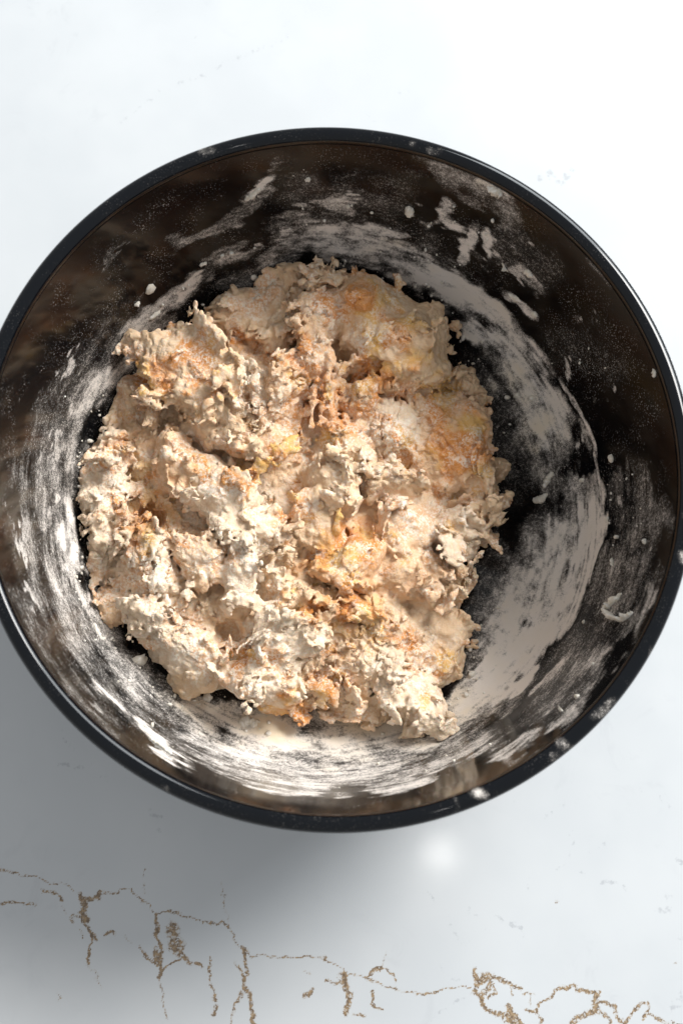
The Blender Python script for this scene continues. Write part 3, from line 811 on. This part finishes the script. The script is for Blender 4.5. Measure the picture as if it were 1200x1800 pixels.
    for i in range(len(p)):
        a = r.uniform(.0048, .0105); b = a * r.uniform(.45, .85)
        stamp(p[i] + nrm[i] * .0006, (a, b, r.uniform(.0010, .0016)), frame(nrm[i], r, .22), own[i], tint_at(p[i], r), 1.0, 0, .002)
    # thin torn flakes standing up from the surface
    p, nrm, own = surface_seeds(260, r)
    for i in range(len(p)):
        a = r.uniform(.0022, .0062); b = a * r.uniform(.35, .8)
        M = frame(nrm[i], r, .45)
        stamp(p[i] + nrm[i] * .0004, (a, b, r.uniform(.00055, .0010)), M, own[i], tint_at(p[i], r), .45, 0, .0015)
    # shreds: long orange strips, each its own piece
    nl = len(LUMPS)
    SH = [([(402, 838), (425, 832), (450, 828), (478, 806), (496, 786), (512, 768)], 54, 10, 'y'),
          ([(520, 1078), (548, 1062), (580, 1070), (620, 1084)], 45, 8, 'o'),
          ([(505, 1040), (540, 1052), (575, 1062)], 44, 6, 'y'),
          ([(648, 640), (652, 662), (640, 684)], 45, 6, 'o'),
          ([(560, 640), (556, 690), (548, 740)], 51, 6, 'p'),
          ([(575, 610), (580, 650), (578, 690), (565, 735)], 52, 6, 'p'),
          ([(590, 880), (596, 905), (588, 930)], 46, 6, 'y')]
    for k, (pts, z, w, tn) in enumerate(SH):
        pts = np.array(pts, float); t = np.linspace(0, len(pts) - 1, 18)
        for tt in t:
            i = min(int(tt), len(pts) - 2); q = pts[i] + (tt - i) * (pts[i + 1] - pts[i]); dr = pts[i + 1] - pts[i]
            zz = z / 1000 + .002 * math.sin(tt * 2.1 + k)
            stamp(at(q[0], q[1], zz), (.0030, w * MM_PX * r.uniform(.7, 1.15), .0011), rotm(math.degrees(math.atan2(dr[1], dr[0])), r.uniform(-10, 10), 25 * math.sin(tt)), nl + k, 0.0, .3, 0, .0015)
    # craggy relief: rounded bumps with sharp creases between them
    qx = proj(np.stack([XX, YY, np.full_like(XX, .042)], -1))
    sm = np.zeros_like(XX)
    for x, y, w in SMOOTH:
        sm = np.maximum(sm, np.exp(-.5 * ((qx[..., 0] - x) ** 2 + (qx[..., 1] - y) ** 2) / (w * .8) ** 2))
    torn = np.clip(.82 + ng(.016, 209) * .36, .32, 1.3)
    torn *= (1 - .45 * sm)[:, :, None].astype(np.float32)
    D[:] -= (np.abs(ng(.0065, 201)) * .00080 - .0006) * torn
    D[:] -= (np.abs(ng(.0032, 202)) * .00048 - .0003) * torn
    D[:] -= (np.abs(ng(.0018, 204)) * .00046 - .00032) * (.45 + .55 * torn)
    # torn edges: small cliffs along winding lines
    g = ng(.0120, 205) * .60 + ng(.0050, 206) * .36 + ng(.0024, 208) * .12; g -= np.floor(g); g -= .5
    D[:] -= g * torn * .0012
    g = ng(.0062, 207) * .6 + ng(.0027, 210) * .35; g -= np.floor(g); g -= .5
    D[:] -= g * torn * .0006
    rough_grid = torn; del g
    # stay inside the bowl
    rin = r_inner(GZ) - .0005
    rr = np.hypot(XX, YY)
    D[:] = np.maximum(D, (rr[:, :, None] - rin[None, None, :]) * .9)
    D[:] = np.maximum(D, (.0066 - GZ)[None, None, :])
    D[0] = D[-1] = .01; D[:, 0] = D[:, -1] = .01; D[:, :, 0] = D[:, :, -1] = .01

    # ---- surface nets ----
    S = D < 0
    cnt = np.zeros((NX - 1, NY - 1, NZ - 1), np.uint8)
    offs = [(i, j, k) for i in (0, 1) for j in (0, 1) for k in (0, 1)]
    for i, j, k in offs:
        cnt += S[i:NX - 1 + i, j:NY - 1 + j, k:NZ - 1 + k]
    act = (cnt > 0) & (cnt < 8)
    cells = np.argwhere(act)
    vid = np.full(act.shape, -1, np.int32); vid[act] = np.arange(len(cells), dtype=np.int32)
    ci, cj, ck = cells.T
    vals = np.stack([D[ci + i, cj + j, ck + k] for i, j, k in offs], 1)
    acc = np.zeros((len(cells), 3)); num = np.zeros(len(cells))
    O = np.array(offs)
    for a in range(8):
        for b in range(a + 1, 8):
            if np.abs(O[a] - O[b]).sum() != 1: continue
            va, vb = vals[:, a], vals[:, b]; m = (va < 0) != (vb < 0)
            t = va[m] / (va[m] - vb[m])
            acc[m] += O[a] + t[:, None] * (O[b] - O[a]); num[m] += 1
    co = (cells + acc / num[:, None]) * VX + np.array([X0, Y0, Z0])
    kmin = np.argmin(vals, 1)
    sid = ID[ci + O[kmin, 0], cj + O[kmin, 1], ck + O[kmin, 2]]
    quads = []
    for ax in range(3):
        sa = [slice(1, n - 1) for n in (NX, NY, NZ)]; sb = list(sa)
        sa[ax] = slice(0, (NX, NY, NZ)[ax] - 1); sb[ax] = slice(1, (NX, NY, NZ)[ax])
        A, B = S[tuple(sa)], S[tuple(sb)]
        e = np.argwhere(A != B); flip = A[tuple(e.T)]
        base = e + 1; base[:, ax] = e[:, ax]
        o1, o2 = [(1, 2), (2, 0), (0, 1)][ax]
        d1 = np.zeros(3, int); d1[o1] = 1; d2 = np.zeros(3, int); d2[o2] = 1
        g = [vid[tuple((base - x).T)] for x in (d1 * 0, d1, d1 + d2, d2)]
        q = np.stack(g, 1)
        q[~flip] = q[~flip][:, ::-1]
        quads.append(q)
    quads = np.vstack(quads)
    # drop the underside that lies on the bowl
    low = (co[:, 2] < .0078)
    quads = quads[~low[quads].all(1)]

    # ---- colour of each vertex ----
    jit = np.array(stamps_tint, np.float32)[sid]
    owner = np.array(stamps_owner)[sid]
    px = proj(co)

    def at_cells(wave, seed):
        return ng(wave, seed)[ci, cj, ck]
    na, nb, nc = at_cells(.011, 301), at_cells(.0042, 302), at_cells(.0018, 303)
    lt = np.array([TINTS[l[10]] for l in LUMPS] + [TINTS[h[3]] for h in SH], np.float32)[owner]
    isl = np.array([.42] * nl + [.9] * len(SH), np.float32)[owner]
    T = np.array(CREAM, np.float32) * (1 - isl[:, None]) + lt * isl[:, None]
    pe = sstep(.0, 1.2, na * .7 + nb * .6)[:, None] * .85
    T = T * (1 - pe) + np.array(PEACH) * pe
    o = np.zeros(len(co))
    nn = na * .18 + nb * .23 + nc * .14
    for x, y, s, w in ORANGES:
        m = (np.abs(px[:, 0] - x) < 2.5 * s) & (np.abs(px[:, 1] - y) < 2.5 * s)
        o[m] = np.maximum(o[m], w * np.exp(-.5 * ((px[m, 0] - x) ** 2 + (px[m, 1] - y) ** 2) / (s * .95) ** 2))
    f = sstep(.10, .86, o + nn * (.25 + .75 * (o > .1)))[:, None]
    yl = sstep(-.2, 1.4, at_cells(.007, 304))[:, None]
    T = T * (1 - f * .9) + (np.array(ORANGE) * (1 - yl) + np.array(YELLOW) * yl) * f * .9
    T = T * (1 + jit[:, None] * .5)
    wh = np.zeros(len(co))
    for x, y, s in WHITES:
        m = (np.abs(px[:, 0] - x) < 2.5 * s) & (np.abs(px[:, 1] - y) < 2.5 * s)
        wh[m] = np.maximum(wh[m], np.exp(-.5 * ((px[m, 0] - x) ** 2 + (px[m, 1] - y) ** 2) / (s * .8) ** 2))
    rough = rough_grid[ci, cj, ck]
    floury = np.clip(.44 + wh * .5 + na * .16 + nb * .22 + nc * .12 - f[:, 0] * .36 + jit * .8, .05, .95)
    return co, quads, T, owner, floury, rough, nl, len(SH)


dco, dquads, dtint, downer, dfl, drough, n_lumps, n_sh = build_dough()
dough = link('shaggy_dough', None, None, 'heap of shaggy, floury orange-flecked dough in the black mixing bowl', 'dough')
qown = downer[dquads[:, 0]].astype(np.int64)


def components(q):
    """label of each quad's connected piece"""
    used, inv = np.unique(q, return_inverse=True); inv = inv.reshape(q.shape); lab = np.arange(len(used))
    while True:
        m = lab[inv].min(1); new = lab.copy()
        for c in range(4): np.minimum.at(new, inv[:, c], m)
        new = new[new]
        if (new == lab).all(): return lab[inv[:, 0]]
        lab = new


# specks cut off from their clump go to the clump they touch; bits that touch nothing are dropped
for _ in range(2):
    vmin = np.full(len(dco), 10 ** 6); vmax = np.full(len(dco), -1)
    for c in range(4):
        np.minimum.at(vmin, dquads[:, c], qown); np.maximum.at(vmax, dquads[:, c], qown)
    moved = qown.copy()
    for k in range(n_lumps + n_sh):
        ix = np.nonzero(qown == k)[0]
        if len(ix) == 0: continue
        lab = components(dquads[ix])
        ids, cnt = np.unique(lab, return_counts=True)
        for l in ids[(cnt < max(80, cnt.max() * .02)) | (cnt < cnt.max()) & (cnt < 400)]:
            part = ix[lab == l]; v = dquads[part]
            o = np.r_[vmin[v].ravel(), vmax[v].ravel()]; o = o[(o != k)]
            moved[part] = np.bincount(o).argmax() if len(o) else -1
    qown = moved
for k in range(n_lumps + n_sh):
    ix = np.nonzero(qown == k)[0]
    if len(ix) < 12: continue
    lab = components(dquads[ix]); ids, cnt = np.unique(lab, return_counts=True)
    for n, l in enumerate(ids[np.argsort(-cnt)]):
        q = dquads[ix[lab == l]]
        if n and len(q) < 60: continue
        used, inv = np.unique(q, return_inverse=True)
        nm = 'dough_shred' if k >= n_lumps else {'flap': 'dough_flap', 'spike': 'dough_spike', 'scrap': 'dough_crumb'}.get(LUMPS[k][0], 'dough_clump')
        me = mesh_from_arrays(nm, dco[used], inv.reshape(-1, 4), M_DOUGH, True, {'floury': dfl[used], 'rough': drough[used]}, {'tint': dtint[used]})
        link(nm, me, dough, LUMPS[k][11] if k < n_lumps and n == 0 else None)
print('dough faces', len(dquads))

# ----------------------------------------------------------------------------
# scraps of dough and flour stuck to the bowl's wall
# ----------------------------------------------------------------------------
def scrap(name, pts, w, h, label, group, seed, cat='scrap'):
    """a flattened, lumpy tube along frame points on the bowl's inner wall (w half width px, h height mm)"""
    r = np.random.default_rng(seed)
    pts = np.array(pts, float)
    if len(pts) == 1: pts = np.array([pts[0] - [w * .6, 0], pts[0] + [w * .6, 0]])
    n = max(6, int(np.hypot(*np.diff(pts, axis=0).T).sum() / 2.5)); t = np.linspace(0, len(pts) - 1, n)
    C, N = [], []
    for tt in t:
        i = min(int(tt), len(pts) - 2); q = pts[i] + (tt - i) * (pts[i + 1] - pts[i])
        p, nn = on_bowl(*q); C.append(p); N.append(nn)
    C, N = np.array(C), np.array(N)
    T = np.gradient(C, axis=0); T /= np.linalg.norm(T, axis=1)[:, None] + 1e-12
    B = np.cross(N, T); m = 10; a = np.linspace(0, 2 * PI, m, endpoint=False)
    e = np.sqrt(np.clip(1 - (2 * np.arange(n) / (n - 1) - 1) ** 2, .0, 1)) ** .7 + .04
    wv = w * MM_PX * 1.0 * e * (1 + .28 * np.interp(np.arange(n), np.arange(0, n + 4, 3), r.normal(0, 1, len(np.arange(0, n + 4, 3)))))
    wv = np.clip(wv, .0001, None)
    hv = h / 1000 * e * (1 + .3 * r.normal(0, 1, n))
    co = []
    for i in range(n):
        j = 1 + .14 * r.normal(0, 1, m)
        co.append(C[i] + np.outer(np.cos(a) * wv[i] * j, B[i]) + np.outer(np.maximum(np.sin(a), -.15) * abs(hv[i]) * j, N[i]))
    co = np.vstack(co)
    q = []
    for i in range(n - 1):
        for k in range(m):
            q.append((i * m + k, i * m + (k + 1) % m, (i + 1) * m + (k + 1) % m, (i + 1) * m + k))
    org = C[n // 2]
    me = mesh_from_arrays(name, co - org, np.array(q), M_SCRAP)
    ob = link(name, me, None, label, cat, group); ob.location = org
    return ob


G1 = 'scraps of dough stuck to the bowl wall'
SCRAPS = [
    ([(1092, 1042), (1086, 1052), (1074, 1060), (1064, 1074), (1074, 1086), (1090, 1090), (1106, 1082), (1112, 1076)], 5.0, 2.2, 'hook-shaped pale dough smear on the lower right wall of the bowl'),
    ([(1074, 798), (1073, 814)], 7.5, 1.4, 'oval white dough scrap alone on the right wall of the bowl'),
    ([(1146, 648), (1150, 656), (1148, 664)], 4, 1.6, 'tiny comma-shaped dough scrap just inside the right rim'),
    ([(1075, 980), (1077, 996)], 4, 1.4, 'short upright dough scrap above the hook-shaped smear'),
    ([(1068, 908), (1066, 916)], 4, 1.2, 'small white scrap beside the end of the thin flour arc'),
    ([(1132, 948), (1134, 956)], 4, 1.2, 'small round scrap in the dusty patch on the right wall'),
    ([(430, 352), (444, 342), (458, 330)], 5, 1.2, 'long white smear on the upper left wall of the bowl'),
    ([(535, 316), (546, 315)], 4, 1.0, 'flat white speck high on the back wall of the bowl'),
    ([(350, 467), (364, 461)], 5, 1.2, 'pale oval flake on the upper left wall of the bowl'),
    ([(262, 500), (266, 516)], 7.5, 1.2, 'squarish flour flake on the left wall of the bowl'),
    ([(262, 562), (274, 552), (282, 546)], 5.5, 1.4, 'cream wedge-shaped scrap beside the back left clump'),
    ([(236, 538), (246, 530)], 5, 1.2, 'small flake left of the cream wedge-shaped scrap'),
    ([(442, 484), (452, 492)], 7, 1.6, 'cream square scrap behind the pale crumbly clump'),
    ([(719, 362), (720, 382)], 7.5, 1.6, 'cream oval scrap on the back wall under the rim'),
    ([(855, 328), (872, 338), (882, 344)], 8, 1.8, 'largest pale scrap in the flour patch under the upper right rim'),
    ([(882, 462), (886, 470), (892, 478)], 3.5, 1.5, 'thin curled cream scrap on the upper right wall'),
    ([(922, 474), (934, 488)], 7, 1.0, 'flat grey-white flake on the upper right wall'),
    ([(892, 516), (904, 524), (914, 530)], 5.5, 1.0, 'long flat flake below the grey-white flake on the upper right wall'),
    ([(934, 548), (944, 556)], 5, 1.2, 'bright small flake at the lower end of the long flat flake'),
    ([(935, 880), (950, 878), (962, 868)], 7, 2.0, 'yellowish crumb cluster stuck low on the right wall'),
    ([(955, 858), (962, 842), (972, 830)], 6, 2.0, 'yellowish crumb streak above the crumb cluster on the right wall'),
    ([(1020, 846), (1026, 842)], 4, 1.4, 'tiny yellow crumb at the top of the broad flour smear'),
    ([(905, 692), (912, 698)], 7, 1.8, 'yellowish crumb at the left of the flour ring'),
    ([(932, 694), (938, 706)], 8, 1.6, 'cream crumb in the middle of the flour ring on the right'),
    ([(1012, 1228), (1016, 1222)], 4, 1.4, 'white crumb on the lower right wall near the rim'),
    ([(984, 1252), (988, 1248)], 5, 1.6, 'bright white crumb on the lower right wall'),
    ([(262, 1296), (282, 1310), (302, 1326)], 5, 1.2, 'bright white streak on the near left wall'),
    ([(164, 1096), (172, 1110), (182, 1126)], 4, 1.2, 'thin white streak on the left wall beside the dough'),
    ([(232, 1158), (248, 1166), (254, 1160)], 8, 4, 'ragged crumb lying between dough and near left wall'),
    ([(420, 1272), (436, 1268), (452, 1276)], 9, 3, 'cream crumb pile on the flour at the near side'),
]
for i, (pts, w, h, lab) in enumerate(SCRAPS):
    scrap('dough_scrap', pts, w, h, lab, G1, 500 + i, 'dough scrap')

# ----------------------------------------------------------------------------
# fine crumbs fallen between the dough and the wall
# ----------------------------------------------------------------------------
def loose_crumbs():
    r = np.random.default_rng(900)
    ph = (1 + 5 ** .5) / 2
    ico = np.array([(-1, ph, 0), (1, ph, 0), (-1, -ph, 0), (1, -ph, 0), (0, -1, ph), (0, 1, ph), (0, -1, -ph), (0, 1, -ph), (ph, 0, -1), (ph, 0, 1), (-ph, 0, -1), (-ph, 0, 1)]) / 1.9
    tri = np.array([(0, 11, 5), (0, 5, 1), (0, 1, 7), (0, 7, 10), (0, 10, 11), (1, 5, 9), (5, 11, 4), (11, 10, 2), (10, 7, 6), (7, 1, 8), (3, 9, 4), (3, 4, 2), (3, 2, 6), (3, 6, 8), (3, 8, 9), (4, 9, 5), (2, 4, 11), (6, 2, 10), (8, 6, 7), (9, 8, 1)])
    poly = np.array(FOOT + FOOT[:1], float); ctr = np.array([500, 880.])
    V, F = [], []; n = 0
    for _ in range(420):
        if r.random() < .6:
            t = r.random() * (len(poly) - 1); i = int(t); q = poly[i] + (t - i) * (poly[i + 1] - poly[i])
            d = q - ctr; d /= np.linalg.norm(d); q = q + d * abs(r.normal(0, 14)) + r.normal(0, 4, 2)
        else:
            L = FLOUR[r.integers(len(FLOUR))]; pp = np.array(L[0], float); t = r.random() * (len(pp) - 1); i = min(int(t), len(pp) - 2)
            q = pp[i] + (t - i) * (pp[i + 1] - pp[i]) + r.normal(0, L[1] * .6, 2)
        if (q[0] - 590) ** 2 + (q[1] - 840) ** 2 > 560 ** 2: continue
        p, nn = on_bowl(*q)
        a = min(.0019, .00035 + r.exponential(.00035))
        V.append(p + nn * a * .35 + ico * a * r.uniform(.5, 1.2, 3) * (1 + r.normal(0, .18, (12, 1)))); F.append(tri + n); n += 12
    me = mesh_from_arrays('loose_crumbs', np.vstack(V), np.vstack(F), M_SCRAP, True)
    link('loose_crumbs', me, None, 'fine pale crumbs strewn on the bowl wall around the dough', 'crumbs', None, 'stuff')


loose_crumbs()
